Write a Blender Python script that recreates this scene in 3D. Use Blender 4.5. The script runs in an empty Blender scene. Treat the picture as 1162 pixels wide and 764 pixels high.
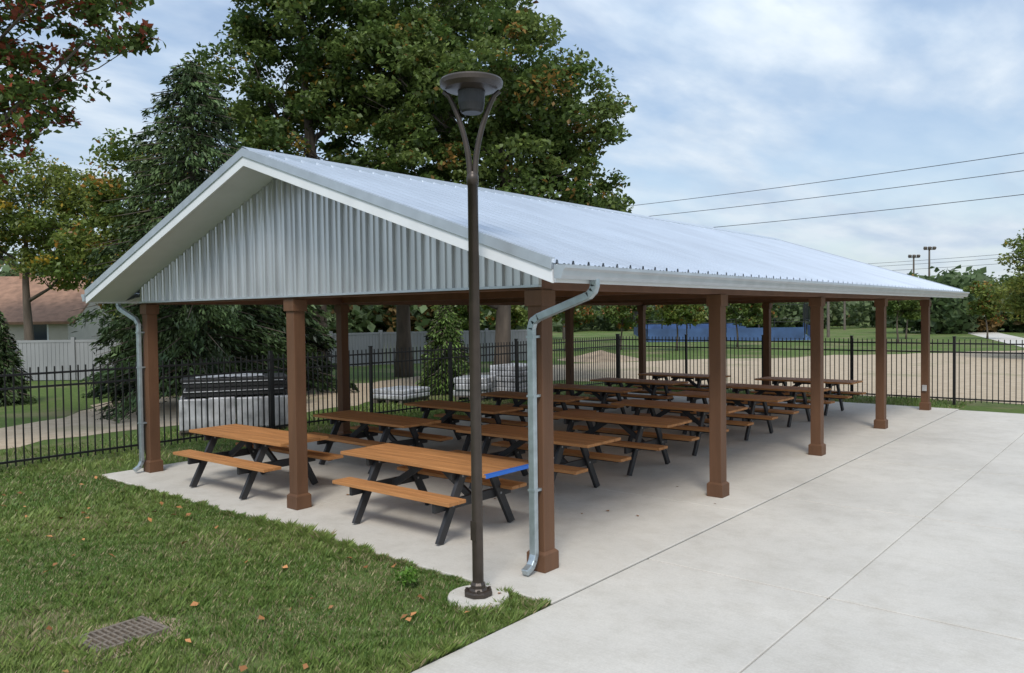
import bpy, math, random
import numpy as np
from mathutils import Vector, Matrix, noise as mnoise
random.seed(7); rng=np.random.default_rng(7)
scene=bpy.context.scene
col=scene.collection

# ------------------------------------------------------------ camera
CX,CY,CZ=-5.3357,-4.1648,2.1988
YAW,PIT,ROL=0.6987,-0.0277,-0.0124
F3=np.array([math.cos(YAW)*math.cos(PIT),math.sin(YAW)*math.cos(PIT),math.sin(PIT)])
R3=np.array([math.sin(YAW),-math.cos(YAW),0.0]); U3=np.cross(R3,F3)
Rr=R3*math.cos(ROL)+U3*math.sin(ROL); Ur=-R3*math.sin(ROL)+U3*math.cos(ROL)
cam=bpy.data.cameras.new("camera"); camo=bpy.data.objects.new("camera",cam); col.objects.link(camo)
m=Matrix.Identity(4)
for i in range(3):
    m[i][0]=Rr[i]; m[i][1]=Ur[i]; m[i][2]=-F3[i]; m[i][3]=(CX,CY,CZ)[i]
camo.matrix_world=m
cam.sensor_width=36; cam.lens=894.37/1162*36; cam.clip_end=5000; cam.clip_start=0.05
scene.camera=camo
FX,FY=math.cos(YAW),math.sin(YAW); RX,RY=math.sin(YAW),-math.cos(YAW)
def site(d,lat):      # site survey axes: d metres north-east of the path, lat metres to the south-east
    return (CX+d*FX+lat*RX, CY+d*FY+lat*RY)

# ------------------------------------------------------------ materials
def newmat(name):
    mt=bpy.data.materials.new(name); mt.use_nodes=True
    nt=mt.node_tree; b=nt.nodes["Principled BSDF"]
    return mt,nt,b
def setin(b,k,v):
    if k in b.inputs: b.inputs[k].default_value=v
def mat(name,c,rough=.6,metal=0,var=.15,scale=6,bump=0,bscale=40,stretch=(1,1,1),spec=.5,bstretch=None):
    mt,nt,b=newmat(name); N=nt.nodes; L=nt.links
    tc=N.new("ShaderNodeTexCoord"); mp=N.new("ShaderNodeMapping"); mp.inputs["Scale"].default_value=stretch
    L.new(tc.outputs["Object"],mp.inputs["Vector"])
    nz=N.new("ShaderNodeTexNoise"); nz.inputs["Scale"].default_value=scale; nz.inputs["Detail"].default_value=6
    L.new(mp.outputs["Vector"],nz.inputs["Vector"])
    rp=N.new("ShaderNodeValToRGB")
    rp.color_ramp.elements[0].position=.3; rp.color_ramp.elements[1].position=.7
    rp.color_ramp.elements[0].color=(*[x*(1-var) for x in c],1)
    rp.color_ramp.elements[1].color=(*[min(1,x*(1+var)) for x in c],1)
    L.new(nz.outputs["Fac"],rp.inputs["Fac"]); L.new(rp.outputs["Color"],b.inputs["Base Color"])
    b.inputs["Roughness"].default_value=rough; b.inputs["Metallic"].default_value=metal
    setin(b,"Specular IOR Level",spec)
    if bump:
        n2=N.new("ShaderNodeTexNoise"); n2.inputs["Scale"].default_value=bscale; n2.inputs["Detail"].default_value=5
        src=mp
        if bstretch:
            src=N.new("ShaderNodeMapping"); src.inputs["Scale"].default_value=bstretch; L.new(tc.outputs["Object"],src.inputs["Vector"])
        L.new(src.outputs["Vector"],n2.inputs["Vector"])
        bp=N.new("ShaderNodeBump"); bp.inputs["Strength"].default_value=bump; bp.inputs["Distance"].default_value=.01
        L.new(n2.outputs["Fac"],bp.inputs["Height"]); L.new(bp.outputs["Normal"],b.inputs["Normal"])
    return mt
M_post=mat("brown_wood_wrap",(.125,.063,.034),.6,0,.2,5,.3,60,(1,1,.15),.3)
M_beam=mat("brown_beam",(.13,.06,.034),.6,0,.15,5)
M_ceil=mat("cedar_ceiling",(.62,.38,.19),.6,0,.2,4,.1,30,(.3,5,1))
M_white=mat("white_trim",(.72,.74,.76),.45,0,.05,3)
M_soffit=mat("soffit_metal",(.62,.64,.66),.5,0,.05,3)
M_roof=mat("galvalume_roof",(.56,.61,.67),.36,.6,.08,1.5,.05,8,(1,.4,1))
M_side=mat("galvalume_siding",(.56,.57,.58),.30,.8,.16,3,.03,8,(1,2,.25))
M_gut=mat("galvanized_gutter",(.48,.52,.56),.38,.6,.08,6)
M_spout=mat("galvanized_downspout",(.40,.46,.49),.35,.7,.14,12)
M_plank=mat("cedar_plastic_lumber",(.43,.20,.075),.6,0,.2,3,.25,50,(6,.5,6),.25)
M_black=mat("black_plastic_lumber",(.022,.022,.024),.5,0,.25,8,.1,60)
M_blue=mat("blue_tape",(.02,.15,.6),.5,0,.05,5)
M_bronze=mat("bronze_paint",(.055,.043,.035),.38,.35,.18,8,.05,90)
M_fence=mat("black_steel_fence",(.014,.014,.015),.4,.2,.1,8)
M_iron=mat("cast_iron",(.20,.165,.13),.7,.3,.35,25,.3,80)
M_dark=mat("dark_void",(.05,.047,.042),.9)
M_pit=mat("drain_pit",(.010,.009,.008),.9)
M_box=mat("grey_box",(.4,.4,.4),.5)
M_bark=mat("bark",(.095,.075,.058),.9,0,.35,5,.7,14,(1,1,.25))
M_vinyl=mat("grey_vinyl_fence",(.25,.255,.26),.6,0,.10,1)
M_shingle=mat("brown_shingles",(.27,.155,.10),.9,0,.25,3,.5,20)
M_wall=mat("house_wall",(.50,.46,.40),.8,0,.08,2)
M_glass=mat("window_glass",(.03,.04,.05),.08,0,.1,2)
M_wrap=mat("shrink_wrap",(.40,.41,.43),.28,0,.4,4,1.0,9,(1,1,1),.5,(3,3,.7))
M_dirtpile=mat("dirt_pile",(.33,.25,.17),.95,0,.25,2,.8,6)
M_screen=mat("blue_windscreen",(.04,.085,.19),.8,0,.3,1)
M_court=mat("blue_court_surface",(.06,.13,.26),.8,0,.1,1)
M_pole=mat("weathered_pole",(.13,.11,.09),.9,0,.2,3)
M_steel=mat("grey_steel",(.3,.31,.32),.5,.5,.1,3)
M_wire=mat("wire",(.05,.05,.055),.6)

def concrete(name,base):
    mt,nt,b=newmat(name); N=nt.nodes; L=nt.links
    tc=N.new("ShaderNodeTexCoord")
    def nz(s,d,r=.6,vec=None):
        n=N.new("ShaderNodeTexNoise"); n.inputs["Scale"].default_value=s; n.inputs["Detail"].default_value=d; n.inputs["Roughness"].default_value=r
        L.new(vec or tc.outputs["Object"],n.inputs["Vector"]); return n
    mp=N.new("ShaderNodeMapping"); mp.inputs["Scale"].default_value=(8,.6,1); L.new(tc.outputs["Object"],mp.inputs[0])
    a=nz(.5,5); f=nz(60,4,.8); g=nz(3,7,.75); st=nz(9,3,.6,mp.outputs[0])
    def ramp(n,p0,p1,c0,c1):
        r1=N.new("ShaderNodeValToRGB"); r1.color_ramp.elements[0].position=p0; r1.color_ramp.elements[1].position=p1
        r1.color_ramp.elements[0].color=(*c0,1); r1.color_ramp.elements[1].color=(*c1,1)
        L.new(n.outputs["Fac"],r1.inputs["Fac"]); return r1.outputs["Color"]
    def mul(x,y,fac=1):
        q=N.new("ShaderNodeMix"); q.data_type='RGBA'; q.blend_type='MULTIPLY'; q.inputs[0].default_value=fac
        L.new(x,q.inputs[6]); L.new(y,q.inputs[7]); return q.outputs[2]
    c=ramp(a,.3,.72,[x*.86 for x in base],[x*1.08 for x in base])
    c=mul(c,ramp(g,.28,.55,(.76,.74,.70),(1,1,1)),.55)
    c=mul(c,ramp(f,.3,.6,(.84,.84,.83),(1,1,1)),.75)
    c=mul(c,ramp(st,.35,.6,(.93,.93,.92),(1,1,1)),.8)
    L.new(c,b.inputs["Base Color"]); b.inputs["Roughness"].default_value=.85
    bp=N.new("ShaderNodeBump"); bp.inputs["Strength"].default_value=.25; bp.inputs["Distance"].default_value=.004
    L.new(f.outputs["Fac"],bp.inputs["Height"]); L.new(bp.outputs["Normal"],b.inputs["Normal"])
    return mt
M_conc=concrete("broom_concrete",(.58,.55,.495))
M_conc2=concrete("slab_concrete",(.59,.56,.505))

def groundmat(name,c1,c2,c3,s1,s2,lo=.5,hi=.64):
    mt,nt,b=newmat(name); N=nt.nodes; L=nt.links
    tc=N.new("ShaderNodeTexCoord")
    n1=N.new("ShaderNodeTexNoise"); n1.inputs["Scale"].default_value=s1; n1.inputs["Detail"].default_value=8; n1.inputs["Roughness"].default_value=.65
    n2=N.new("ShaderNodeTexNoise"); n2.inputs["Scale"].default_value=s2; n2.inputs["Detail"].default_value=8; n2.inputs["Roughness"].default_value=.75
    L.new(tc.outputs["Object"],n1.inputs["Vector"]); L.new(tc.outputs["Object"],n2.inputs["Vector"])
    r=N.new("ShaderNodeValToRGB"); r.color_ramp.elements[0].position=.35; r.color_ramp.elements[1].position=.65
    r.color_ramp.elements[0].color=(*c1,1); r.color_ramp.elements[1].color=(*c2,1)
    L.new(n2.outputs["Fac"],r.inputs["Fac"])
    r2=N.new("ShaderNodeValToRGB"); r2.color_ramp.elements[0].position=lo; r2.color_ramp.elements[1].position=hi
    L.new(n1.outputs["Fac"],r2.inputs["Fac"])
    q=N.new("ShaderNodeMix"); q.data_type='RGBA'; L.new(r2.outputs["Color"],q.inputs[0]); L.new(r.outputs["Color"],q.inputs[6]); q.inputs[7].default_value=(*c3,1)
    L.new(q.outputs[2],b.inputs["Base Color"]); b.inputs["Roughness"].default_value=.95; setin(b,"Specular IOR Level",.15)
    bp=N.new("ShaderNodeBump"); bp.inputs["Strength"].default_value=.8; bp.inputs["Distance"].default_value=.03
    L.new(n2.outputs["Fac"],bp.inputs["Height"]); L.new(bp.outputs["Normal"],b.inputs["Normal"])
    return mt
M_ground=groundmat("lawn",(.06,.10,.024),(.12,.165,.045),(.18,.165,.085),.35,9)
M_dirt=groundmat("bare_dirt",(.36,.285,.20),(.47,.385,.28),(.24,.23,.13),.22,3,.55,.70)

def leafmat(name,tr=.35):
    mt,nt,b=newmat(name); N=nt.nodes; L=nt.links; N.remove(b)
    at=N.new("ShaderNodeAttribute"); at.attribute_name="tint"
    d=N.new("ShaderNodeBsdfDiffuse"); L.new(at.outputs["Color"],d.inputs["Color"]); o=d.outputs[0]
    if tr:
        t=N.new("ShaderNodeBsdfTranslucent"); L.new(at.outputs["Color"],t.inputs["Color"])
        mx=N.new("ShaderNodeMixShader"); mx.inputs[0].default_value=tr
        L.new(o,mx.inputs[1]); L.new(t.outputs[0],mx.inputs[2]); o=mx.outputs[0]
    g=N.new("ShaderNodeBsdfGlossy"); g.inputs["Roughness"].default_value=.45; g.inputs["Color"].default_value=(.9,.95,1,1)
    m3=N.new("ShaderNodeMixShader"); m3.inputs[0].default_value=.02
    L.new(o,m3.inputs[1]); L.new(g.outputs[0],m3.inputs[2])
    L.new(m3.outputs[0],N["Material Output"].inputs["Surface"])
    return mt
M_leaf=leafmat("foliage",.4); M_needle=leafmat("needles",0); M_grass=leafmat("grass_blade",.3); M_dead=leafmat("fallen_leaf",0)

# ------------------------------------------------------------ mesh helpers
def mobj(name,V,Fc,mt=None,parent=None,smooth=False):
    me=bpy.data.meshes.new(name); me.from_pydata([tuple(v) for v in V],[],Fc); me.update()
    if mt: me.materials.append(mt)
    if smooth:
        for p in me.polygons: p.use_smooth=True
    o=bpy.data.objects.new(name,me); col.objects.link(o)
    if parent: o.parent=parent
    return o
def empty(name,loc=(0,0,0),parent=None):
    o=bpy.data.objects.new(name,None); o.location=loc; col.objects.link(o); o.empty_display_size=.2
    if parent:o.parent=parent
    return o
BF=[(0,3,2,1),(4,5,6,7),(0,1,5,4),(1,2,6,5),(2,3,7,6),(3,0,4,7)]
class B:
    def __init__(s): s.V=[]; s.F=[]
    def add(s,V,F):
        k=len(s.V); s.V+= [tuple(v) for v in V]; s.F+=[tuple(i+k for i in f) for f in F]
    def box(s,x0,x1,y0,y1,z0,z1):
        s.add([(x0,y0,z0),(x1,y0,z0),(x1,y1,z0),(x0,y1,z0),(x0,y0,z1),(x1,y0,z1),(x1,y1,z1),(x0,y1,z1)],BF)
    def beam(s,a,b,w,h,up=(0,0,1)):
        a=Vector(a);b=Vector(b);d=(b-a).normalized();u=Vector(up)
        sd=d.cross(u).normalized(); u=sd.cross(d).normalized()
        V=[]
        for p in(a,b):
            for q,r in((-1,-1),(1,-1),(1,1),(-1,1)): V.append(p+sd*q*w/2+u*r*h/2)
        s.add(V,[(0,1,2,3),(7,6,5,4),(0,4,5,1),(1,5,6,2),(2,6,7,3),(3,7,4,0)])
    def tube(s,pts,rad,n=10,cap=True):
        pts=[Vector(p) for p in pts]; k=len(s.V)
        prev=None
        for i,p in enumerate(pts):
            d=(pts[min(i+1,len(pts)-1)]-pts[max(i-1,0)]).normalized()
            if prev is None:
                u=Vector((1,0,0)) if abs(d.x)<.8 else Vector((0,1,0))
            else: u=prev
            u=(u-d*u.dot(d)).normalized(); v=d.cross(u); prev=u
            r=rad[i] if hasattr(rad,'__len__') else rad
            for j in range(n):
                a=2*math.pi*j/n; s.V.append(tuple(p+u*math.cos(a)*r+v*math.sin(a)*r))
        for i in range(len(pts)-1):
            for j in range(n):
                a=k+i*n+j; b=k+i*n+(j+1)%n; s.F.append((a,b,b+n,a+n))
        if cap:
            s.F.append(tuple(k+j for j in range(n))[::-1]); s.F.append(tuple(k+(len(pts)-1)*n+j for j in range(n)))
    def lathe(s,prof,c,n=32):   # prof: list (r,z)
        k=len(s.V)
        for r,z in prof:
            for j in range(n):
                a=2*math.pi*(j+.5)/n; s.V.append((c[0]+r*math.cos(a),c[1]+r*math.sin(a),c[2]+z))
        for i in range(len(prof)-1):
            for j in range(n):
                a=k+i*n+j;b=k+i*n+(j+1)%n; s.F.append((a,b,b+n,a+n))
    def make(s,name,mt,parent=None,bevel=0,smooth=False):
        o=mobj(name,s.V,s.F,mt,parent,smooth)
        if bevel:
            md=o.modifiers.new("b","BEVEL"); md.width=bevel; md.segments=2; md.limit_method='ANGLE'; md.angle_limit=math.radians(40)
        return o
def one(name,args,mt,parent=None,bevel=0):
    b=B(); b.box(*args); return b.make(name,mt,parent,bevel)

def quads(name,P,C,mt,parent=None):
    n=len(P); me=bpy.data.meshes.new(name)
    me.vertices.add(4*n); me.vertices.foreach_set("co",P.reshape(-1).astype(np.float32))
    me.loops.add(4*n); me.loops.foreach_set("vertex_index",np.arange(4*n,dtype=np.int32))
    me.polygons.add(n); me.polygons.foreach_set("loop_start",np.arange(0,4*n,4,dtype=np.int32))
    try: me.polygons.foreach_set("loop_total",np.full(n,4,dtype=np.int32))
    except Exception: pass
    me.update(calc_edges=True)
    at=me.attributes.new("tint",'FLOAT_COLOR','POINT')
    cc=np.ones((n,4,4),dtype=np.float32); cc[:,:,:3]=C[:,None,:]
    at.data.foreach_set("color",cc.reshape(-1))
    me.materials.append(mt)
    o=bpy.data.objects.new(name,me); col.objects.link(o)
    if parent:o.parent=parent
    return o
def leafquads(ctr,size,aspect=.55,upbias=.5,dirs=None):
    n=len(ctr)
    nrm=rng.normal(size=(n,3)); nrm[:,2]=np.abs(nrm[:,2])+upbias; nrm/=np.linalg.norm(nrm,axis=1)[:,None]
    t=rng.normal(size=(n,3)) if dirs is None else dirs+rng.normal(size=(n,3))*.25
    t-=nrm*(t*nrm).sum(1)[:,None]; t/=np.linalg.norm(t,axis=1)[:,None]+1e-9
    b=np.cross(nrm,t)
    s=(size*rng.uniform(.65,1.3,n))[:,None]
    P=np.stack([ctr-t*s*.5, ctr+b*s*aspect*.5+nrm*s*.06, ctr+t*s*.5-nrm*s*.1, ctr-b*s*aspect*.5+nrm*s*.06],axis=1)
    return P

# ------------------------------------------------------------ ground / paving
g=B()
g.add([(-1500,-1500,-.03),(1500,-1500,-.03),(1500,1500,-.03),(-1500,1500,-.03)],[(0,1,2,3)])
ground=g.make("ground",M_ground)
def sheet(name,pts,z,mt,amp=1.0):
    out=[]
    n=len(pts)
    for i in range(n):
        a=Vector(pts[i]);b=Vector(pts[(i+1)%n]); L=(b-a).length; k=max(2,int(L/.6))
        nr=Vector((-(b-a).y,(b-a).x)).normalized()
        for j in range(k):
            p=a+(b-a)*j/k; w=(mnoise.noise(Vector((p.x*.3,p.y*.3,1)))+.5*mnoise.noise(Vector((p.x*1.3,p.y*1.3,4))))*amp
            p=p+nr*w; out.append((p.x,p.y,z))
    return mobj(name,out,[tuple(range(len(out)))],mt)
sheet("dirt_ground",[(16.4,-9),(16.4,12),(6,11.8),(-1,11.4),(-2,13.0),(4,17.5),(24,16),(44,2),(44,-20)],-.026,M_dirt)
X0s,X1s,Y0s,Y1s=-.60,14.25,-.55,7.50
pv=B()
xs=[X0s,2.9,6.6,10.3,X1s]; ys=[Y0s,3.5,Y1s]
for i in range(4):
    for j in range(2):
        pv.box(xs[i]+.003,xs[i+1]-.003,ys[j]+.003,ys[j+1]-.003,-.14,0)
pv.make("concrete_slab",M_conc2,None,.008)
pv=B()
xs=[-14,-11.2,-8.2,-5.2,-2.2,.8,3.8,6.8,9.8,12.2,14.1]; ys=[-16,-13,-10.1,-7.1,-4.1,-2.15,-.562]
for i in range(len(xs)-1):
    for j in range(len(ys)-1):
        pv.box(xs[i]+.009,xs[i+1]-.009,ys[j]+(.003),ys[j+1]-.003,-.15,-.004)
pv.make("concrete_pavement",M_conc,None,.010)
b=B(); b.box(-14.1,14.2,-16.1,-.5,-.2,-.016); b.make("pavement_subbase",M_dark)

# ------------------------------------------------------------ pavilion
S,Wd=3.4256,7.121; L4=4*S; OX,OY=.624,.607; ZE,ZP=2.586,4.0
YC=Wd/2; SL=(ZP-ZE)/(YC+OY)
pav=empty("picnic_pavilion")
PH=.076
posts=[(i*S,0) for i in range(5)]+[(i*S,Wd) for i in range(5)]+[(0,YC),(L4,YC)]
for k,(x,y) in enumerate(posts):
    b=B(); b.box(x-PH,x+PH,y-PH,y+PH,0.0,2.42)
    b.make("post_%d"%(k+1),M_post,pav,.006)
    b=B(); h=PH+.024
    b.box(x-h,x+h,y-h,y+h,0.001,.15)
    b.add([(x-h,y-h,.15),(x+h,y-h,.15),(x+h,y+h,.15),(x-h,y+h,.15),(x-PH-.002,y-PH-.002,.172),(x+PH+.002,y-PH-.002,.172),(x+PH+.002,y+PH+.002,.172),(x-PH-.002,y+PH+.002,.172)],BF[1:])
    b.make("post_base_%d"%(k+1),M_post,pav,.004)
    b=B(); h=PH+.02; b.box(x-h,x+h,y-h,y+h,2.27,2.405); b.make("post_cap_%d"%(k+1),M_post,pav,.005)
b=B()
for y in(0,Wd):
    b.box(-.085,L4+.085,y-.075,y+.075,2.41,2.56)
for x in(0,L4):
    b.box(x-.075,x+.075,.077,Wd-.077,2.412,2.558)
for i in(1,2,3):
    b.box(i*S-.06,i*S+.06,.077,Wd-.077,2.44,2.557)
b.make("beams",M_beam,pav,.004)
b=B()
n=26
for i in range(n):
    y0=.08+(Wd-.16)*i/n; y1=.08+(Wd-.16)*(i+1)/n
    b.box(.08,L4-.08,y0+.004,y1-.004,2.562,2.58)
b.make("ceiling",M_ceil,pav)
def ztop(y): return ZP-SL*abs(y-YC)
prof=[]
x=-OX; P=.2083
end=L4+OX
nrib=round((end-x)/P); P=(end-x)/nrib
for i in range(nrib):
    a=x+i*P
    prof+=[(a,.0),(a+.010,.030),(a+.032,.030),(a+.042,0),(a+P*.45,0),(a+P*.45+.01,.006),(a+P*.45+.03,.006),(a+P*.45+.04,0),(a+P*.72,0),(a+P*.72+.01,.006),(a+P*.72+.03,.006),(a+P*.72+.038,0)]
prof.append((end,0))
for side,nm in((-1,"roof_panel_front"),(1,"roof_panel_back")):
    V=[];Fc=[]
    ye=YC+side*(YC+OY+.03); npr=len(prof)
    rows=5
    for r in range(rows+1):
        t=r/rows; y=YC+(ye-YC)*t
        for (xx,h) in prof: V.append((xx,y,ztop(y)+h))
    for r in range(rows):
        for i in range(npr-1):
            a=r*npr+i; Fc.append((a,a+1,a+npr+1,a+npr) if side>0 else (a,a+npr,a+npr+1,a+1))
    mobj(nm,V,Fc,M_roof,pav)
b=B()
for t in(.1,.32,.54,.76,.96):
    y=YC-(YC+OY)*t
    for i in range(nrib):
        xx=x+i*P+.055; z=ztop(y)
        b.add([(xx,y-.008,z+.001),(xx+.016,y-.008,z+.001),(xx+.016,y+.008,z+.001),(xx,y+.008,z+.001),(xx+.008,y,z+.010)],[(0,1,4),(1,2,4),(2,3,4),(3,0,4)])
b.make("roof_screws",M_gut,pav)
b=B()
for side in(-1,1):
    y1=YC+side*.16
    b.add([(-OX-.012,YC,ZP+.052),(end+.012,YC,ZP+.052),(end+.012,y1,ztop(y1)+.036),(-OX-.012,y1,ztop(y1)+.036)],[(0,1,2,3)])
    b.add([(-OX-.012,y1,ztop(y1)+.036),(end+.012,y1,ztop(y1)+.036),(end+.012,y1,ztop(y1)+.004),(-OX-.012,y1,ztop(y1)+.004)],[(0,1,2,3)])
b.make("ridge_cap",M_roof,pav)
T=.13
b=B()
for side in(-1,1):
    ye=YC+side*(YC+OY)
    for x0,x1 in((-OX+.02,-.085),(L4+.085,end-.02)):
        za,zb=ztop(YC)-T,ztop(ye)-T
        b.add([(x0,YC,za),(x1,YC,za),(x1,ye,zb),(x0,ye,zb)],[(0,1,2,3)])
    ya=0-.08 if side<0 else Wd+.08
    zl=ztop(ye)-T+.01
    b.add([(-.085,ya,zl+.06),(L4+.085,ya,zl+.06),(L4+.085,ye,zl),(-.085,ye,zl)],[(0,1,2,3)])
b.make("soffit",M_soffit,pav)
fb=B(); fs=B()
for x0,sg in((-OX,-1),(end,1)):
    for side in(-1,1):
        ye=YC+side*(YC+OY+.0)
        xa,xb=(x0-.0,x0+.022) if sg<0 else (x0-.022,x0)
        def strip(bb,xa,xb,dt,db):
            V=[]
            for xx in(xa,xb):
                V+=[(xx,YC,ztop(YC)+dt),(xx,ye,ztop(ye)+dt),(xx,ye,ztop(ye)+db),(xx,YC,ztop(YC)+db)]
            bb.add(V,[(0,1,2,3),(7,6,5,4),(0,4,5,1),(1,5,6,2),(2,6,7,3),(3,7,4,0)])
        strip(fb,xa,xb,-.052,-.155)
        strip(fs,xa-.014,xb+.014,.038,-.055)
fb.make("rake_fascia",M_white,pav,.002); fs.make("rake_edge_trim",M_gut,pav,.003)
fa=B(); gt=B()
for side in(-1,1):
    ye=-OY if side<0 else Wd+OY
    fa.box(-OX+.024,end-.024,min(ye,ye+side*.02),max(ye,ye+side*.02),ZE-.15,ZE-.012)
    s=side
    y0=ye+s*.024
    pr=[(y0,ZE-.02),(y0,ZE-.12),(y0+s*.06,ZE-.125),(y0+s*.075,ZE-.10),(y0+s*.082,ZE-.065),(y0+s*.105,ZE-.045),(y0+s*.105,ZE-.02),(y0+s*.097,ZE-.02),(y0+s*.095,ZE-.04),(y0+s*.07,ZE-.06),(y0+s*.055,ZE-.115),(y0+s*.006,ZE-.112),(y0+s*.006,ZE-.02)]
    n=len(pr); V=[(xx,y,z) for xx in(-OX-.01,end+.01) for y,z in pr]
    Fc=[(i,(i+1)%n,(i+1)%n+n,i+n) for i in range(n)]
    Fc+=[tuple(range(7)),tuple(range(n,n+7))]
    gt.add(V,Fc)
fa.make("eave_fascia",M_white,pav); gt.make("gutter",M_gut,pav)
for xg,sg,nm in((-.09,-1,"gable_siding_front"),(L4+.09,1,"gable_siding_rear")):
    y=-.09; yend=Wd+.09; P2=.1017; n=round((yend-y)/P2); P2=(yend-y)/n
    pr=[]
    for i in range(n):
        a=y+i*P2
        if i%2==0: pr+=[(a,0),(a+.008,.030),(a+.034,.030),(a+.042,0)]
        else: pr+=[(a,0),(a+.008,.016),(a+.030,.016),(a+.038,0)]
    pr.append((yend,0))
    V=[];Fc=[]
    for yy,h in pr:
        V.append((xg+sg*h,yy,2.45)); V.append((xg+sg*h,yy,max(2.455,ztop(yy)-T-.001)))
    for i in range(len(pr)-1): Fc.append((2*i,2*i+2,2*i+3,2*i+1))
    mobj(nm,V,Fc,M_side,pav)
one("gable_trim",(-.13,-.091,-.09,Wd+.09,2.428,2.449),M_gut,pav)
def sweep(name,pts,w,h,mt,parent):
    b=B()
    for a,c in zip(pts[:-1],pts[1:]):
        a=Vector(a);c=Vector(c);d=(c-a).normalized()
        up=(1,0,0)
        if abs(d.x)>.9: up=(0,0,1)
        b.beam(a-d*.012,c+d*.012,w,h,up)
    return b.make(name,mt,parent,.008)
dy=-.02; dx=-.145
sweep("downspout_near",[(dx,-.665,2.47),(dx,-.665,2.42),(dx,-.65,2.38),(dx,-.61,2.345),(dx,-.10,2.175),(dx,-.04,2.14),(dx,dy,2.08),(dx,dy,.16),(dx-.02,dy,.11),(dx-.05,dy,.07),(dx-.12,dy,.04)],.066,.052,M_spout,pav)
dyl=Wd+.04
sweep("downspout_far",[(dx,Wd+.665,2.47),(dx,Wd+.665,2.40),(dx,Wd+.60,2.35),(dx,dyl+.08,2.20),(dx,dyl,2.13),(dx,dyl,.16),(dx-.035,dyl,.09),(dx-.10,dyl,.05)],.066,.052,M_spout,pav)
b=B()
for yy in(dy,dyl):
    for z in(.7,1.5,2.0): b.box(dx-.030,dx+.07,yy-.038,yy+.038,z,z+.02)
b.make("downspout_straps",M_spout,pav)
one("outlet_box",(PH+.001,PH+.035,-.045,.045,.42,.55),M_box,pav,.005)
one("outlet_box_far",(L4-PH-.035,L4-PH-.001,-.045,.045,.42,.55),M_box,pav,.005)
one("conduit",(PH+.001,PH+.02,-.012,.012,.05,.42),M_box,pav)

# ------------------------------------------------------------ picnic tables
def table(cx,y0,y1,b0,b1,f0,f1,rot=0,tape=False):
    yc=(y0+y1)/2
    e=empty("picnic_table",(cx,yc,0)); e.rotation_euler=(0,0,rot)
    y0-=yc;y1-=yc;b0-=yc;b1-=yc;f0-=yc;f1-=yc
    b=B(); n=5; w=.71
    for i in range(n):
        a=-w/2+w*i/n; b.box(a+.003,a+w/n-.003,y0,y1,.668,.703)
    b.make("table_top",M_plank,e,.004)
    b=B()
    for s in(-1,1):
        for q in(0,1):
            c=s*(.40+.125*q)
            b.box(c-.058,c+.058,b0,b1,.40,.436)
    b.make("seats",M_plank,e,.004)
    b=B()
    for f in(f0,f1):
        for s in(-1,1):
            b.beam((s*.19,f,.655),(s*.535,f,.0),.042,.092,(1,0,0) )
        b.box(-.565,.565,f+.022,f+.062,.305,.398)
        b.box(-.33,.33,f+.022,f+.062,.585,.667)
    mid=(f0+f1)/2
    for f,sg in((f0,1),(f1,-1)):
        b.beam((0,f+sg*.04+.02,.35),(0,mid-sg*.10,.64),.04,.07)
    b.box(-.02,.02,mid-.3,mid+.3,.60,.667)
    for c in(-.46,.46): b.box(c-.03,c+.03,b0+.1,b1-.1,.37,.399)
    b.V=[(x,y,max(z,.002)) for x,y,z in b.V]
    b.make("frame",M_black,e,.004)
    b=B()
    for f in(f0,f1):
        for s in(-1,1):
            for (xx,zz_) in((s*.355,.35),(s*.215,.62)):
                b.add([(xx-.012,f-.0215,zz_-.012),(xx+.012,f-.0215,zz_-.012),(xx+.012,f-.0215,zz_+.012),(xx-.012,f-.0215,zz_+.012),(xx,f-.030,zz_)],[(0,1,4),(1,2,4),(2,3,4),(3,0,4)])
    b.make("bolts",M_steel,e)
    if tape:
        b=B(); b.box(-.357,.357,y0-.003,y0-.0005,.666,.7045); b.box(-.357,.357,y0-.003,y0+.025,.7035,.7048); b.make("blue_tape",M_blue,e)
table(.465,.75,2.93,1.02,2.78,1.2,2.45,0,True)
table(.33,3.92,6.0,3.92,6.0,4.45,5.6,.02)
rows=[2.42,4.28,6.15,8.02,9.95,12.0]
for i,c in enumerate(rows):
    j=(random.random()-.5)
    table(c+j*.08,.95+j*.1,3.05+j*.1,.95+j*.1,3.05+j*.1,1.43+j*.1,2.6+j*.1,j*.04)
    j=(random.random()-.5)
    table(c-.1+j*.15,3.9+j*.15,6.0+j*.15,3.9+j*.15,6.0+j*.15,4.4+j*.15,5.55+j*.15,j*.05)

# ------------------------------------------------------------ street lamp
lx,ly=-.85,-.02
lamp=empty("street_lamp",(lx,ly,0))
b=B(); b.lathe([(0.0,.015),(.235,.015),(.24,.005),(.24,-.05)],(0,0,0),40); b.make("concrete_footing",M_conc,lamp)
b=B(); b.lathe([(0.0,.021),(.115,.021),(.115,.045),(.10,.055),(.075,.06),(.062,.075),(.06,.10),(.05,.115),(.045,.12)],(0,0,0),8)
b.make("base_cover",M_bronze,lamp)
b=B()
for a in range(4):
    t=math.pi/4+a*math.pi/2; b.lathe([(0,.075),(.013,.075),(.013,.05)],(.088*math.cos(t),.088*math.sin(t),0),6)
b.make("anchor_bolts",M_bronze,lamp)
b=B(); b.lathe([(.044,.10),(.042,1.5),(.040,3.20),(.046,3.20),(.046,3.27),(.038,3.28),(.03,3.30)],(0,0,0),24); b.make("pole",M_bronze,lamp,0,True)
b=B()
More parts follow.
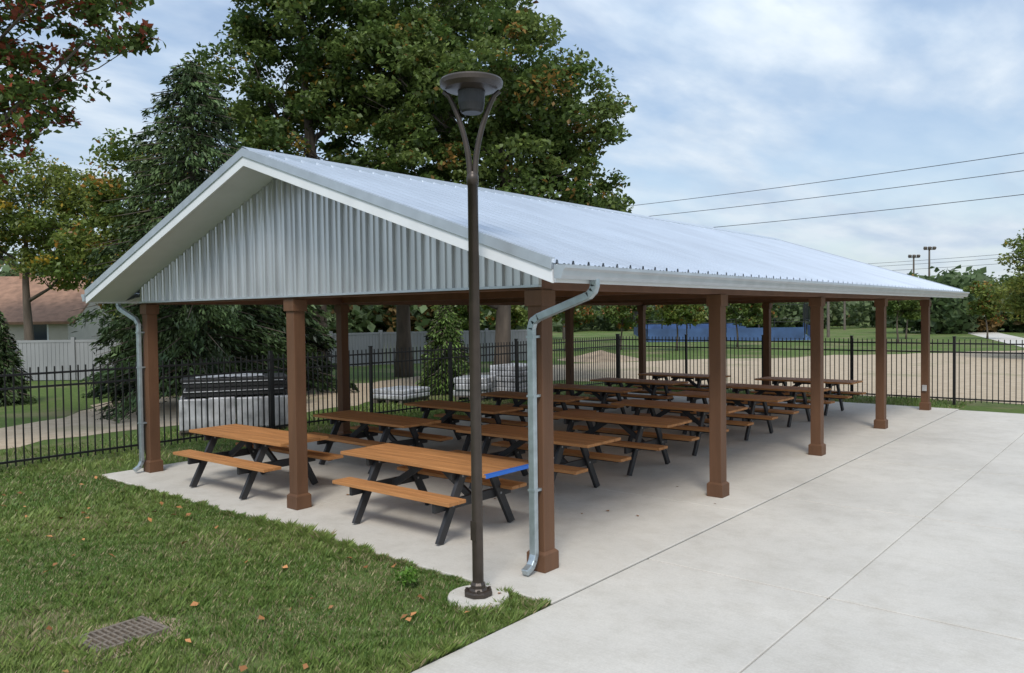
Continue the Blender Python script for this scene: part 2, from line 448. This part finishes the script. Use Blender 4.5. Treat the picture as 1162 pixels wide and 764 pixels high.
for s in(-1,1):
    pts=[];rad=[]
    for k in range(13):
        t=k/12; z=3.22+.66*t; off=.018+.155*(t**2.1)
        pts.append((RX*s*off,RY*s*off,z)); rad.append(.024-.006*t)
    pts.append((RX*s*.215,RY*s*.215,3.915)); rad.append(.017)
    b.tube(pts,rad,10)
b.make("fork_arms",M_bronze,lamp,0,True)
b=B(); b.lathe([(0,3.915),(.115,3.915),(.20,3.93),(.24,3.955),(.243,3.985),(.235,3.998),(.12,4.012),(0,4.018)],(0,0,0),48); b.make("luminaire_disc",M_bronze,lamp,0,False)
b=B(); b.lathe([(0,3.75),(.075,3.75),(.088,3.765),(.10,3.82),(.105,3.913)],(0,0,0),28); b.make("driver_housing",M_black,lamp)
b=B(); b.box(-.047,-.041,-.03,.03,.45,.60); b.make("hand_hole_cover",M_bronze,lamp)

# ------------------------------------------------------------ drain grate (rectangular cast grate)
dgx,dgy=-2.93,1.46; DW,DH=.25,.19
dg=empty("storm_drain_grate",(dgx,dgy,0.010)); dg.rotation_euler=(0,0,.05)
b=B()
b.box(-DW,DW,-DH,-DH+.025,-.05,0); b.box(-DW,DW,DH-.025,DH,-.05,0); b.box(-DW,-DW+.025,-DH+.025,DH-.025,-.05,-.0005); b.box(DW-.025,DW,-DH+.025,DH-.025,-.05,-.0005)
b.make("frame",M_iron,dg,.003)
b=B(); nb=11
for i in range(nb):
    xx=-DW+.045+(2*DW-.09)*i/(nb-1); b.box(xx-.008,xx+.008,-DH+.027,DH-.027,-.03,-.002)
for yy in(-.06,.06): b.box(-DW+.027,DW-.027,yy-.008,yy+.008,-.031,-.003)
b.make("grate_bars",M_iron,dg,.002)
b=B(); b.box(-DW+.01,DW-.01,-DH+.01,DH-.01,-.05,-.040); b.make("pit",M_pit,dg)
sheet("bare_soil_patch",[(dgx-.34,dgy-.26),(dgx+.33,dgy-.27),(dgx+.34,dgy+.25),(dgx-.32,dgy+.27)],-.022,M_dirtpile,.12)

# ------------------------------------------------------------ fences
def metal_fence(name,a,c):
    a=Vector((*a,0));c=Vector((*c,0)); L=(c-a).length; d=(c-a)/L; b=B(); H=1.5
    for z in(.12,1.20,1.40): b.beam(a+Vector((0,0,z)),c+Vector((0,0,z)),.028,.032)
    n=int(L/2.25)
    for i in range(n+1):
        p=a+d*L*i/n; b.beam(p+Vector((0,0,-.03)),p+Vector((0,0,H+.05)),.058,.058,d)
        b.beam(p+Vector((0,0,H+.05)),p+Vector((0,0,H+.07)),.07,.07,d)
    k=int(L/.112)
    for i in range(k):
        p=a+d*L*(i+.5)/k
        b.beam(p+Vector((0,0,.05)),p+Vector((0,0,H)),.018,.018,d)
    o=b.make(name,M_fence); return o
metal_fence("metal_fence",(-9.0,8.95),(15.3,8.95))
metal_fence("metal_fence",(15.3,8.9),(15.3,-14))

def panel_fence(name,pts,h,mt,bw=.15):
    b=B()
    for a,c in zip(pts[:-1],pts[1:]):
        a=Vector((*a,0));c=Vector((*c,0));L=(c-a).length;d=(c-a)/L
        k=int(L/bw)
        for i in range(k):
            p=a+d*L*(i+.5)/k; b.beam(p,p+Vector((0,0,h)),.03,bw*.93,d)
        n=int(L/2.4)
        for i in range(n+1):
            p=a+d*L*i/n; b.beam(p,p+Vector((0,0,h+.12)),.13,.13,d)
        b.beam(a+Vector((0,0,h-.02)),c+Vector((0,0,h-.02)),.06,.09)
    return b.make(name,mt)
panel_fence("vinyl_privacy_fence",[site(29,-32),site(29,-13.5),site(36,-6),site(38,1.2)],1.45,M_vinyl)

# ------------------------------------------------------------ house
def house(name,d,lat,w,dep,hw,hr,ang):
    x,y=site(d,lat); e=empty(name,(x,y,0)); e.rotation_euler=(0,0,ang)
    b=B(); b.box(-w/2,w/2,-dep/2,dep/2,-.03,hw); 
    b.add([(-w/2,-dep/2,hw),(-w/2,dep/2,hw),(-w/2,0,hr-.1)],[(0,1,2)]); b.add([(w/2,-dep/2,hw),(w/2,dep/2,hw),(w/2,0,hr-.1)],[(0,1,2)])
    b.make("walls",M_wall,e)
    b=B(); o=.5
    for s in(-1,1):
        sl=(hr-hw)/(dep/2); ye=s*(dep/2+o); ze=hw-sl*o
        V=[(-w/2-o,0,hr),(w/2+o,0,hr),(w/2+o,ye,ze),(-w/2-o,ye,ze)]
        b.add(V+[(a,bb,c-.14) for a,bb,c in V],[(0,1,2,3),(7,6,5,4),(0,4,5,1),(1,5,6,2),(2,6,7,3),(3,7,4,0)])
    b.make("roof",M_shingle,e)
    b=B();f=B()
    for s in(-1,1):
        for xx in np.linspace(-w/2+1.5,w/2-1.5,4):
            b.box(xx-.5,xx+.5,s*(dep/2+.02)-.01,s*(dep/2+.02)+.01,1.0,2.1)
            f.box(xx-.58,xx+.58,s*(dep/2+.008)-.01,s*(dep/2+.008)+.01,.92,2.18)
    b.make("windows",M_glass,e); f.make("window_frames",M_white,e)
    b=B(); b.box(w/4-.3,w/4+.3,-.3,.3,hr-.6,hr+.5); b.make("chimney",M_shingle,e)
house("brick_ranch_house",44,-31,15,9,2.4,4.7,YAW-math.pi/2+.15)

# ------------------------------------------------------------ stacks
def stack(name,d,lat,w,dep,h,black,ang=.0):
    x,y=site(d,lat); e=empty(name,(x,y,-.03)); e.rotation_euler=(0,0,ang)
    b=B()
    for yy in(-dep*.4,0,dep*.4): b.box(-w/2,w/2,yy-.05,yy+.05,0,.09)
    for i in range(8): b.box(-w/2+w*i/8+.02,-w/2+w*(i+1)/8-.02,-dep/2,dep/2,.09,.11)
    b.make("pallet",M_pole,e)
    b=B(); n=4 if w>1.5 else 2
    top=h*(.68 if black else 1)
    for i in range(n):
        a=-w/2+w*i/n; j=(random.random()-.5)*.05
        if black: b.box(a+.012,a+w/n-.012,-dep/2+j,dep/2+j,.112,top-.002+j*.5)
        else:
            nl=int(max(2,top/.16))
            for k in range(nl):
                z=.112+(top-.112)*k/nl; j=(random.random()-.5)*.08
                b.box(a+.02+j,a+w/n-.02+j,-dep/2+j,dep/2+j,z+.004,z+(top-.112)/nl)
    o=b.make("wrapped_load",M_wrap,e,.03)
    if black:
        b=B(); c=B(); z=top+.03
        for k in range(4):
            t=(.085,.07,.085,.06)[k]; j=(random.random()-.5)*.16
            b.box(-w/2+.06+j,w/2-.04+j,-dep/2+.04+j*.3,dep/2-.04+j*.3,z,z+t); z+=t+.002
            if k in(0,2):
                c.box(-w/2+.10-j,w/2-.10-j,-dep/2+.02,dep/2-.02,z,z+.014); z+=.016
        b.make("lumber_bundle",M_black,e,.008)
        c.make("sheet_layers",M_wrap,e,.004)
        V=[];Fc=[]; nx,ny=14,7
        for i in range(nx+1):
            for j in range(ny+1):
                u=i/nx;v=j/ny; V.append((-w*.36+u*w*.62,-dep*.40+v*dep*.7,z+.012+.03*abs(mnoise.noise(Vector((u*6,v*4,2))))))
        for i in range(nx):
            for j in range(ny): a=i*(ny+1)+j; Fc.append((a,a+ny+1,a+ny+2,a+1))
        mobj("plastic_sheet",V,Fc,M_wrap,e,True)
stack("pallet_stack",15.6,-5.5,2.05,1.1,1.05,True,YAW-math.pi/2+.35)
stack("pallet_stack",20.5,-2.9,1.2,1.0,.36,False,.2)
stack("pallet_stack",21.0,-1.0,1.1,.9,.60,False,.5)
stack("pallet_stack",21.8,.1,1.2,1.0,.85,False,.1)

def pile(name,d,lat,r,h,sd):
    x,y=site(d,lat); V=[];Fc=[];n=28;mm=10
    for i in range(mm+1):
        t=i/mm
        for j in range(n):
            a=2*math.pi*j/n
            rr=r*t*(1+.25*mnoise.noise(Vector((math.cos(a)*1.3,math.sin(a)*1.3,sd))))
            px,py=x+rr*math.cos(a),y+rr*math.sin(a)
            z=-.05+h*(1-t)**1.1*(1)+.22*h*mnoise.noise(Vector((px*1.2,py*1.2,sd)))*(1-t)
            V.append((px,py,z))
    for i in range(mm):
        for j in range(n):
            a=i*n+j;bq=i*n+(j+1)%n; Fc.append((a,bq,bq+n,a+n))
    mobj(name,V,Fc,M_dirtpile,None,True)
pile("dirt_pile",38,4.3,2.2,.45,1)

# ------------------------------------------------------------ trees
def tree(name,d,lat,trunk_h,trunk_r,blobs,ncl,nleaf,lsize,pal,autumn=.03,acol=(.28,.10,.03),crad=.75,seed=0,flat=.6):
    global rng
    rng=np.random.default_rng(seed+11); rnd=random.Random(seed)
    bx,by=site(d,lat); e=empty(name,(0,0,0))
    w=B()
    def W(l,dd,z): return Vector((bx+RX*l+FX*dd,by+RY*l+FY*dd,z))
    zmax=max(bb[2]+bb[5] for bb in blobs)
    tp=[];tr=[]
    for k in range(9):
        t=k/8; z=-.1+(zmax*.82)*t
        tp.append(Vector((bx+.25*math.sin(t*3+seed)*t,by+.25*math.cos(t*4+seed)*t,z))); tr.append(trunk_r*(1.25 if k==0 else 1)*(1-.85*t))
    w.tube(tp,tr,10)
    vols=np.array([bb[3]*bb[4]*bb[5] for bb in blobs])**.8; vols/=vols.sum()
    ctrs=[]
    for bi,bb in enumerate(blobs):
        c=W(bb[0],bb[1],bb[2])
        zs=max(trunk_h*.8,min(bb[2]-abs(bb[0])*.6-bb[5]*.4, zmax*.7)); t=zs/(zmax*.82); s0=Vector((bx,by,zs))
        r0=trunk_r*(1-.85*min(1,t))*.55
        mid=s0.lerp(c,.5)+Vector((0,0,-.1*(c-s0).length))
        pts=[s0,s0.lerp(mid,.5),mid,mid.lerp(c,.55),c]
        w.tube(pts,[r0,r0*.85,r0*.65,r0*.45,r0*.25],7)
        k=max(4,int(ncl*vols[bi]))
        for q in range(k):
            v=rng.normal(size=3); v/=np.linalg.norm(v); rr=.45+.6*rng.random()**.7
            p=W(bb[0]+v[0]*bb[3]*rr,bb[1]+v[1]*bb[4]*rr,bb[2]+v[2]*bb[5]*rr)
            if p.z<.8: continue
            ctrs.append(p)
            if q%3==0:
                st=pts[rnd.choice([2,3,4])]; r1=max(.012,r0*.25)
                mm2=st.lerp(p,.5)+Vector((rnd.uniform(-.2,.2),rnd.uniform(-.2,.2),-.1))
                w.tube([st,mm2,p],[r1,r1*.6,r1*.25],5,False)
    w.make("trunk_and_limbs",M_bark,e,0,True)
    C=np.array([[p.x,p.y,p.z] for p in ctrs]); nc=len(C)
    per=max(1,nleaf//nc); idx=np.repeat(np.arange(nc),per)
    cr=crad*rng.uniform(.5,1.3,nc)
    off=rng.normal(size=(len(idx),3)); off/=np.linalg.norm(off,axis=1)[:,None]; off*=(rng.random(len(idx))**.45)[:,None]
    off[:,2]*=flat
    pos=C[idx]+off*cr[idx][:,None]
    pos[:,2]-=.10*(off[:,0]**2+off[:,1]**2)*cr[idx]
    pl=np.array(pal); ci=rng.random(nc); 
    ct=pl[0]*(1-ci)[:,None]+pl[1]*ci[:,None]
    au=rng.random(nc)<autumn
    Cc=ct[idx]*rng.uniform(.7,1.35,len(idx))[:,None]
    a2=(rng.random(len(idx))<autumn*.7)|(au[idx]&(rng.random(len(idx))<.5))
    Cc[a2]=np.array(acol)*rng.uniform(.6,1.3,a2.sum())[:,None]
    quads("foliage",leafquads(pos,lsize,.62,.35),Cc,M_leaf,e)
G1=[(.078,.125,.028),(.15,.195,.05)]
G2=[(.10,.15,.03),(.19,.22,.05)]
G3=[(.065,.11,.028),(.125,.17,.042)]
tree("maple_tree",23,-.3,3.0,.28,[(.0,0,9.0,2.4,2.4,1.7),(-1.8,.5,8.6,2.0,2,2.0),(1.6,0,8.2,1.9,2,1.5),(2.4,.3,6.3,1.35,1.8,1.6),(2.3,0,5.0,1.3,1.5,.8),(.3,0,6.2,2.2,2,1.9),(-1.9,0,6,2.0,2,2),(-2.9,.5,9.2,1.8,2,1.9),(.2,0,4.2,2.2,1.8,1.0),(-2.3,0,4.0,1.6,1.8,.8)],500,62000,.17,G1,.035,(.28,.16,.04),.55,1)
tree("oak_tree",25,-6.2,3.2,.34,[(0,0,11.5,2.5,2.5,2.6),(-1.8,0,9.5,2,2,2.2),(2,0,10,2.4,2,2.6),(0,-.5,7.5,2.6,2.2,2.2),(3.4,.5,12,2.2,2.2,2.0),(1.8,0,6,2.4,2,1.8),(-1.2,0,5.4,1.6,1.8,1.2),(-.8,0,13.2,2.2,2,1.6)],520,62000,.18,G3,.035,(.30,.20,.04),.62,2)
tree("oak_tree",29,-4.0,3.2,.3,[(0,0,9,3,2.5,3),(2,0,12,3,2.5,2.6),(-1,0,5,3,2,1.8),(4,0,6,2.5,2,3)],240,18000,.26,G3,.02,(.22,.1,.03),.9,3)
tree("honey_locust_tree",36,-22.0,2.6,.25,[(0,0,7.8,3.0,3,2.0),(-2.4,0,6.4,2.6,2.6,1.7),(2.2,0,6.4,2.2,2.5,1.7),(1.9,0,4.7,2.0,2.5,1.1),(-3.5,0,7.6,2,2,2)],300,28000,.2,G2,.05,(.40,.27,.03),.7,4)
tree("shade_tree",30,-13.8,2.6,.25,[(0,0,7.0,1.9,2,2.0),(-1.0,0,5.0,1.9,2,1.8),(-.2,0,3.4,1.7,2,1.4)],200,18000,.19,G2,.06,(.33,.17,.03),.65,5)
tree("red_maple_tree",12.5,-10.2,2.4,.2,[(.5,0,8.2,2.0,2.2,1.3),(2.3,0,7.6,1.5,1.6,.95),(3.4,-.2,7.6,1.2,1.0,.8),(1.5,-.3,6.1,1.5,1.6,1.0),(2.4,.2,5.7,1.1,1,.75),(3.6,0,6.6,.9,.9,.5),(-.5,0,6.3,2,2,1.5),(1.1,0,4.9,1.1,1.4,.6)],350,32000,.12,G1,.17,(.30,.075,.04),.40,6)
tree("linden_tree",34,23.7,1.6,.18,[(0,0,4.7,2.0,2,1.5),(-.8,0,3.0,1.6,2,1.3),(1.6,0,3.2,2,2,1.8),(.6,0,6.1,1.3,1.2,.9)],240,22000,.17,G2,.02,(.3,.2,.03),.6,7)
for i,(d,l,h) in enumerate([(48,6.6,4.6),(46,9.6,4.2),(50,14.3,4.4),(70,22,5),(52,25.5,4.6),(44,-.5,4.2),(47,3.2,4.4),(60,30,5),(72,16,4.8),(58,35,4.6),(48,-3.5,4.6)]):
    r=h*.3
    tree("young_tree",d,l,1.3,.07,[(0,0,h-r*1.05,r,r,r*.9),(.3*r,0,h-1.7*r,r,r,r*.6)],60,4200,.22,G2 if i%2 else G1,.12 if i%3==0 else .03,(.32,.15,.04),.45,20+i)
def conifer(name,d,lat,H,R,z0,n,ls,pal,seed,dense=1,pw=.8):
    global rng
    rng=np.random.default_rng(seed); bx,by=site(d,lat); e=empty(name)
    w=B(); w.tube([(bx,by,-.1),(bx,by,H*.6),(bx,by,H*.98)],[.16,.09,.01],8)
    P=[];D=[];Cl=[]
    nb=int(150*dense)
    for i in range(nb):
        t=(i/nb)**.85; z=z0+(H-z0)*t; r=R*(1-t)**pw*rng.uniform(.65,1.2)+.08; a=i*2.399+rng.uniform(-.3,.3)
        dx_,dy_=math.cos(a),math.sin(a); droop=.28*r
        pts=[(bx+dx_*r*q,by+dy_*r*q,z-droop*q**1.5+.06*r*q**3) for q in(0,.35,.7,1)]
        w.tube(pts,[.03,.02,.012,.004],4,False)
        k=int(n/nb*(.25+1.5*(1-t)))
        q=rng.random(k)**.6
        sw=rng.normal(size=k)*.16*r*(1.1-q)+rng.normal(size=k)*.05
        px=bx+dx_*r*q-dy_*sw; py=by+dy_*r*q+dx_*sw; pz=z-droop*q**1.5-np.abs(rng.normal(size=k))*.13
        P.append(np.stack([px,py,pz],1)); dd=np.tile([dx_,dy_,-.7],(k,1)); D.append(dd)
        c=np.array(pal[0])*(1-rng.random())+np.array(pal[1])*rng.random(); Cl.append(np.tile(c,(k,1))*rng.uniform(.6,1.4,k)[:,None])
    w.make("trunk_and_branches",M_bark,e)
    P=np.concatenate(P);D=np.concatenate(D);Cl=np.concatenate(Cl)
    quads("needles",leafquads(P,ls,.28,.1,D),Cl,M_needle,e)
SP=[(.045,.075,.03),(.085,.125,.045)]
conifer("spruce_tree",20,-8.0,8.7,2.8,.5,44000,.17,SP,31,1.7,.5)
conifer("spruce_tree",23,-7.0,6.5,2.2,.3,18000,.24,SP,32,1.2)
conifer("spruce_tree",24,-10.6,5.2,2.0,.3,15000,.24,SP,35,1.2)
conifer("arborvitae_bush",22.5,-1.9,2.6,.85,.1,12000,.13,[(.08,.13,.035),(.12,.185,.045)],33,1.4,.6)
conifer("arborvitae_bush",21,-13.7,2.5,.8,.1,8000,.14,SP,34,1.4)
rng=np.random.default_rng(99)
P=[];C=[]
for (d0,d1,l0,l1,h0,h1,n) in[(95,120,5,95,3.5,6.5,110),(140,170,-20,140,5,9,100),(70,80,38,70,3,6,40),(60,75,-65,2,5,9,80)]:
    for i in range(n):
        d=rng.uniform(d0,d1); l=l0+(l1-l0)*(i+rng.random())/n; h=rng.uniform(h0,h1); x_,y_=site(d,l); r=h*.5
        k=480; v=rng.normal(size=(k,3)); v/=np.linalg.norm(v,axis=1)[:,None]; v*=(.5+.5*rng.random(k)**.5)[:,None]
        lump=1+.25*np.sin(v[:,0]*5+i)*np.cos(v[:,1]*4+i*2)
        p=np.stack([x_+v[:,0]*r*lump,y_+v[:,1]*r*lump,h*.52+v[:,2]*h*.5*lump],1); p=p[p[:,2]>0]
        c=np.array([.10,.15,.06])+np.array([.05,.045,.03])*rng.random()
        if rng.random()<.12: c=np.array([.22,.15,.06])
        P.append(p); C.append(np.tile(c,(len(p),1))*rng.uniform(.7,1.3,len(p))[:,None])
P=np.concatenate(P);C=np.concatenate(C)
quads("distant_tree_line",leafquads(P,.8,.7,.3),C,M_leaf)

# ------------------------------------------------------------ sports court, poles, wires
ce=empty("sports_court_fence")
b=B();s2=B()
crn=[Vector((*site(60,10.3),0)),Vector((*site(60,23),0)),Vector((*site(84,31),0)),Vector((*site(84,13),0))]
for a,c in((crn[0],crn[1]),(crn[1],crn[2]),(crn[0],crn[3]),(crn[3],crn[2])):
    L=(c-a).length; dd=(c-a)/L
    for i in range(int(L/3)+1):
        p=a+dd*i*3; b.tube([p,p+Vector((0,0,2.9))],.04,6)
    b.tube([a+Vector((0,0,2.9)),c+Vector((0,0,2.9))],.025,6); b.tube([a+Vector((0,0,1.4)),c+Vector((0,0,1.4))],.02,6)
    for i in range(int(L/.4)):
        p=a+dd*i*.4; b.beam(p+Vector((0,0,.9)),p+Vector((0,0,2.9)),.006,.006)
    k=int(L/3)
    for i in range(k):
        if (i*7)%5==3: continue
        s2.beam(a+dd*(i*3+.06)+Vector((0,0,.5)),a+dd*(i*3+2.94)+Vector((0,0,.5)),.02,.95)
b.make("posts_and_rails",M_fence,ce)
s2.make("windscreen",M_screen,ce)
b=B(); b.add([(p.x,p.y,-.022) for p in crn],[(0,1,2,3)]); b.make("sports_court",M_court)
def upole(name,d,lat,h,arms=True,r=.13,mt=M_pole):
    x,y=site(d,lat); e=empty(name,(x,y,0)); b=B(); b.tube([(0,0,-.1),(0,0,h*.5),(0,0,h)],[r,r*.85,r*.65],10)
    if arms:
        b.beam((-1.1*RX,-1.1*RY,h-.5),(1.1*RX,1.1*RY,h-.5),.1,.12)
        for q in(-1,-.4,.4,1): b.tube([(q*RX,q*RY,h-.45),(q*RX,q*RY,h-.25)],.04,6)
        b.tube([(.25,.0,h-2),(.25,0,h-1.2)],.18,10)
    b.make("pole_shaft",mt,e)
upole("utility_pole",70,4.6,11.5); upole("utility_pole",41,33,11.5)
def flood(d,lat,h,w=.55):
    x,y=site(d,lat); e=empty("floodlight_pole",(x,y,0)); b=B(); b.tube([(0,0,-.1),(0,0,h)],[.13,.08],10)
    b.beam((-w*RX,-w*RY,h),(w*RX,w*RY,h),.06,.06)
    for q in(-.8,0,.8): b.beam((q*w*RX,q*w*RY,h+.2),(q*w*RX-.2*FX,q*w*RY-.2*FY,h+.1),.28,.25)
    b.make("shaft_and_lights",M_pole,e)
flood(78,41.3,8.1); flood(82,41.8,7.6); flood(90,38,6.5); flood(66,26.5,4.9)
b=B()
def wire(a,c,sag=.4,r=.014,n=16):
    a=Vector(a);c=Vector(c); b.tube([a.lerp(c,t/n)-Vector((0,0,sag*4*(t/n)*(1-t/n))) for t in range(n+1)],r,4,False)
for z in(11.0,10.0,8.66):
    wire((*site(70,4.62),z+.12),(*site(41,33),z+.12),.25,.02)
for z in(6.9,6.3,7.3): wire((*site(110,40),z+1),(*site(70,60),z+1),.3,.02)
for z in(10.1,9.0,8.7): wire((*site(40,-34),z),(*site(48,-14),z),.3,.016)
b.make("power_lines",M_wire)
b=B(); 
pth=[site(24,19.5),site(24,21.5),site(75,46),site(75,43)]
b.add([(*p,-.022) for p in pth],[(0,1,2,3)]); b.make("gravel_path",M_conc)

# ------------------------------------------------------------ grass
rng=np.random.default_rng(5)
def blades(n,x0,x1,y0,y1,hmin,hmax,wd):
    x=rng.uniform(x0,x1,n);y=rng.uniform(y0,y1,n)
    k=~((np.abs(x-dgx)<.27+.03*np.sin(y*40))&(np.abs(y-dgy)<.21+.03*np.sin(x*37)))&((x-lx)**2+(y-ly)**2>(.225+.03*np.sin(5*np.arctan2(y-ly,x-lx)))**2)&~((x>-.607)&(y<7.505)&(y>-.56)&(x<14.27))&~(y<-.548)
    x=x[k];y=y[k];n=len(x)
    pat=np.sin(x*1.7+y*.9)+np.sin(x*.6-y*2.1+1)+.6*np.sin(x*4.1+2*y)+.4*np.sin(7*y-3*x)
    bare=np.sin(x*2.3-1.1*y+2)*np.sin(y*1.9+.7*x)
    kk=~((bare<-.72)&(rng.random(n)<.55)); x,y,pat,bare=x[kk],y[kk],pat[kk],bare[kk]; n=len(x)
    tuft=.8+.5*np.sin(x*13+3*np.sin(y*5))*np.sin(y*11+2*np.sin(x*7))
    h=rng.uniform(hmin,hmax,n)*(1+.18*pat)*np.clip(tuft,.5,1.4); a=rng.uniform(0,2*math.pi,n); ln=rng.uniform(.1,.95,n)*h
    ca,sa=np.cos(a),np.sin(a); w=wd*rng.uniform(.6,1.3,n)
    base=np.stack([x,y,np.full(n,-.03)],1)
    side=np.stack([-sa,ca,np.zeros(n)],1)*w[:,None]
    mid=base+np.stack([ca*ln*.35,sa*ln*.35,h*.6],1); tip=base+np.stack([ca*ln,sa*ln,h],1)
    P=np.stack([base-side*.5,base+side*.5,mid+side*.35,tip],1)
    t=np.clip(.5+.22*pat+rng.normal(size=n)*.25,0,1)[:,None]
    C=np.array([.095,.175,.034])*(1-t)+np.array([.22,.285,.080])*t
    dry=rng.random(n)<.10+.12*(pat<-1)+.22*(bare<-.6); C[dry]=np.array([.40,.34,.19])*rng.uniform(.6,1.1,dry.sum())[:,None]
    C*=rng.uniform(.75,1.3,n)[:,None]
    return P,C
A=[blades(140000,-4.6,-.6,-.55,5.2,.03,.07,.0065),blades(46000,-5,-.6,5.2,9.5,.035,.08,.010),blades(22000,-.68,-.600,-.55,7.5,.03,.08,.0065),blades(12000,-4,-.6,-.56,-.48,.03,.08,.0065),
   blades(32000,-6,12,7.5,11,.04,.09,.011),blades(10000,14.3,16,-6,9,.04,.10,.013)]
quads("grass",np.concatenate([a[0] for a in A]),np.concatenate([a[1] for a in A]),M_grass)
n=95; pos=np.stack([rng.uniform(-4.3,-.7,n),rng.uniform(-.3,7.5,n),np.full(n,.024)],1)
Cf=np.array([.36,.17,.07])*rng.uniform(.5,1.6,n)[:,None]
LQ=leafquads(pos,.068,.7,2.0)
n=14; pos=np.stack([rng.uniform(0,9,n),rng.uniform(-.5,6.8,n),np.full(n,.008)],1)
LQ2=leafquads(pos,.05,.7,9.0)
quads("fallen_leaves",np.concatenate([LQ,LQ2]),np.concatenate([Cf,np.tile([.25,.13,.06],(n,1))]),M_dead)
n=160; a=rng.uniform(0,6.28,n); r=rng.random(n)**.5*.09
pos=np.stack([-1.02+r*np.cos(a),.62+r*np.sin(a),rng.uniform(.02,.13,n)],1)
quads("weed_plant",leafquads(pos,.045,.5,.3),np.tile([.13,.25,.04],(n,1))*rng.uniform(.7,1.3,n)[:,None],M_grass)

# ------------------------------------------------------------ world + sun
AZ=math.radians(215); EL=math.radians(50)   # direction toward the sun
wd=bpy.data.worlds.new("World"); scene.world=wd; wd.use_nodes=True; nt=wd.node_tree; N=nt.nodes; L=nt.links
bg=N["Background"]; bg.inputs["Strength"].default_value=.135
sky=N.new("ShaderNodeTexSky"); sky.sky_type='NISHITA'; sky.sun_disc=False; sky.sun_elevation=EL; sky.sun_rotation=math.pi/2-AZ
tc=N.new("ShaderNodeTexCoord"); sep=N.new("ShaderNodeSeparateXYZ"); L.new(tc.outputs["Generated"],sep.inputs[0])
def mth(op,a,b=None,clamp=False):
    n=N.new("ShaderNodeMath"); n.operation=op; n.use_clamp=clamp
    for i,v in enumerate((a,b)):
        if v is None: continue
        if isinstance(v,(int,float)): n.inputs[i].default_value=v
        else: L.new(v,n.inputs[i])
    return n.outputs[0]
zz=mth('ADD',mth('MAXIMUM',sep.outputs[2],0.0),.14)
cx=mth('DIVIDE',sep.outputs[0],zz); cyy=mth('DIVIDE',sep.outputs[1],zz)
cmb=N.new("ShaderNodeCombineXYZ"); L.new(cx,cmb.inputs[0]); L.new(cyy,cmb.inputs[1])
mp=N.new("ShaderNodeMapping"); mp.inputs["Rotation"].default_value=(0,0,.5); mp.inputs["Scale"].default_value=(.7,1.3,1); mp.inputs["Location"].default_value=(.4,.9,0); L.new(cmb.outputs[0],mp.inputs[0])
nz=N.new("ShaderNodeTexNoise"); nz.inputs["Scale"].default_value=1.3; nz.inputs["Detail"].default_value=6; nz.inputs["Roughness"].default_value=.56; nz.inputs["Distortion"].default_value=.3
L.new(mp.outputs[0],nz.inputs["Vector"])
rp=N.new("ShaderNodeValToRGB"); e=rp.color_ramp.elements; e[0].position=.40; e[0].color=(.30,.30,.30,1); e[1].position=.62; e[1].color=(1,1,1,1)
L.new(nz.outputs["Fac"],rp.inputs["Fac"])
n2=N.new("ShaderNodeTexNoise"); n2.inputs["Scale"].default_value=3.2; n2.inputs["Detail"].default_value=5; L.new(mp.outputs[0],n2.inputs["Vector"])
r2=N.new("ShaderNodeValToRGB"); e=r2.color_ramp.elements; e[0].position=.36; e[0].color=(3.55,4.5,5.75,1); e[1].position=.64; e[1].color=(5.6,6.2,6.8,1)
L.new(n2.outputs["Fac"],r2.inputs["Fac"])
mx=N.new("ShaderNodeMix"); mx.data_type='RGBA'; L.new(rp.outputs["Color"],mx.inputs[0]); L.new(sky.outputs[0],mx.inputs[6]); L.new(r2.outputs["Color"],mx.inputs[7])
hz=mth('POWER',mth('SUBTRACT',1.0,mth('MINIMUM',mth('MULTIPLY',mth('MAXIMUM',sep.outputs[2],0.0),3.0),1.0)),2.0)
hz=mth('MULTIPLY',hz,.65)
m2=N.new("ShaderNodeMix"); m2.data_type='RGBA'; L.new(hz,m2.inputs[0]); L.new(mx.outputs[2],m2.inputs[6]); m2.inputs[7].default_value=(5.1,5.7,6.3,1)
ov=mth('ADD',mth('MULTIPLY',mth('POWER',mth('MAXIMUM',sep.outputs[2],0.0),1.5),.9),1.0)
vm=N.new("ShaderNodeVectorMath"); vm.operation='SCALE'; L.new(m2.outputs[2],vm.inputs[0]); L.new(ov,vm.inputs["Scale"])
L.new(vm.outputs[0],bg.inputs["Color"])
sl=bpy.data.lights.new("sun",'SUN'); sl.energy=2.5; sl.angle=math.radians(18); sl.color=(1,.95,.87)
so=bpy.data.objects.new("sun",sl); col.objects.link(so)
dv=Vector((math.cos(AZ)*math.cos(EL),math.sin(AZ)*math.cos(EL),math.sin(EL)))
so.rotation_euler=dv.to_track_quat('Z','Y').to_euler(); so.location=dv*30
scene.view_settings.view_transform='Standard'; scene.view_settings.look='None'; scene.view_settings.exposure=0
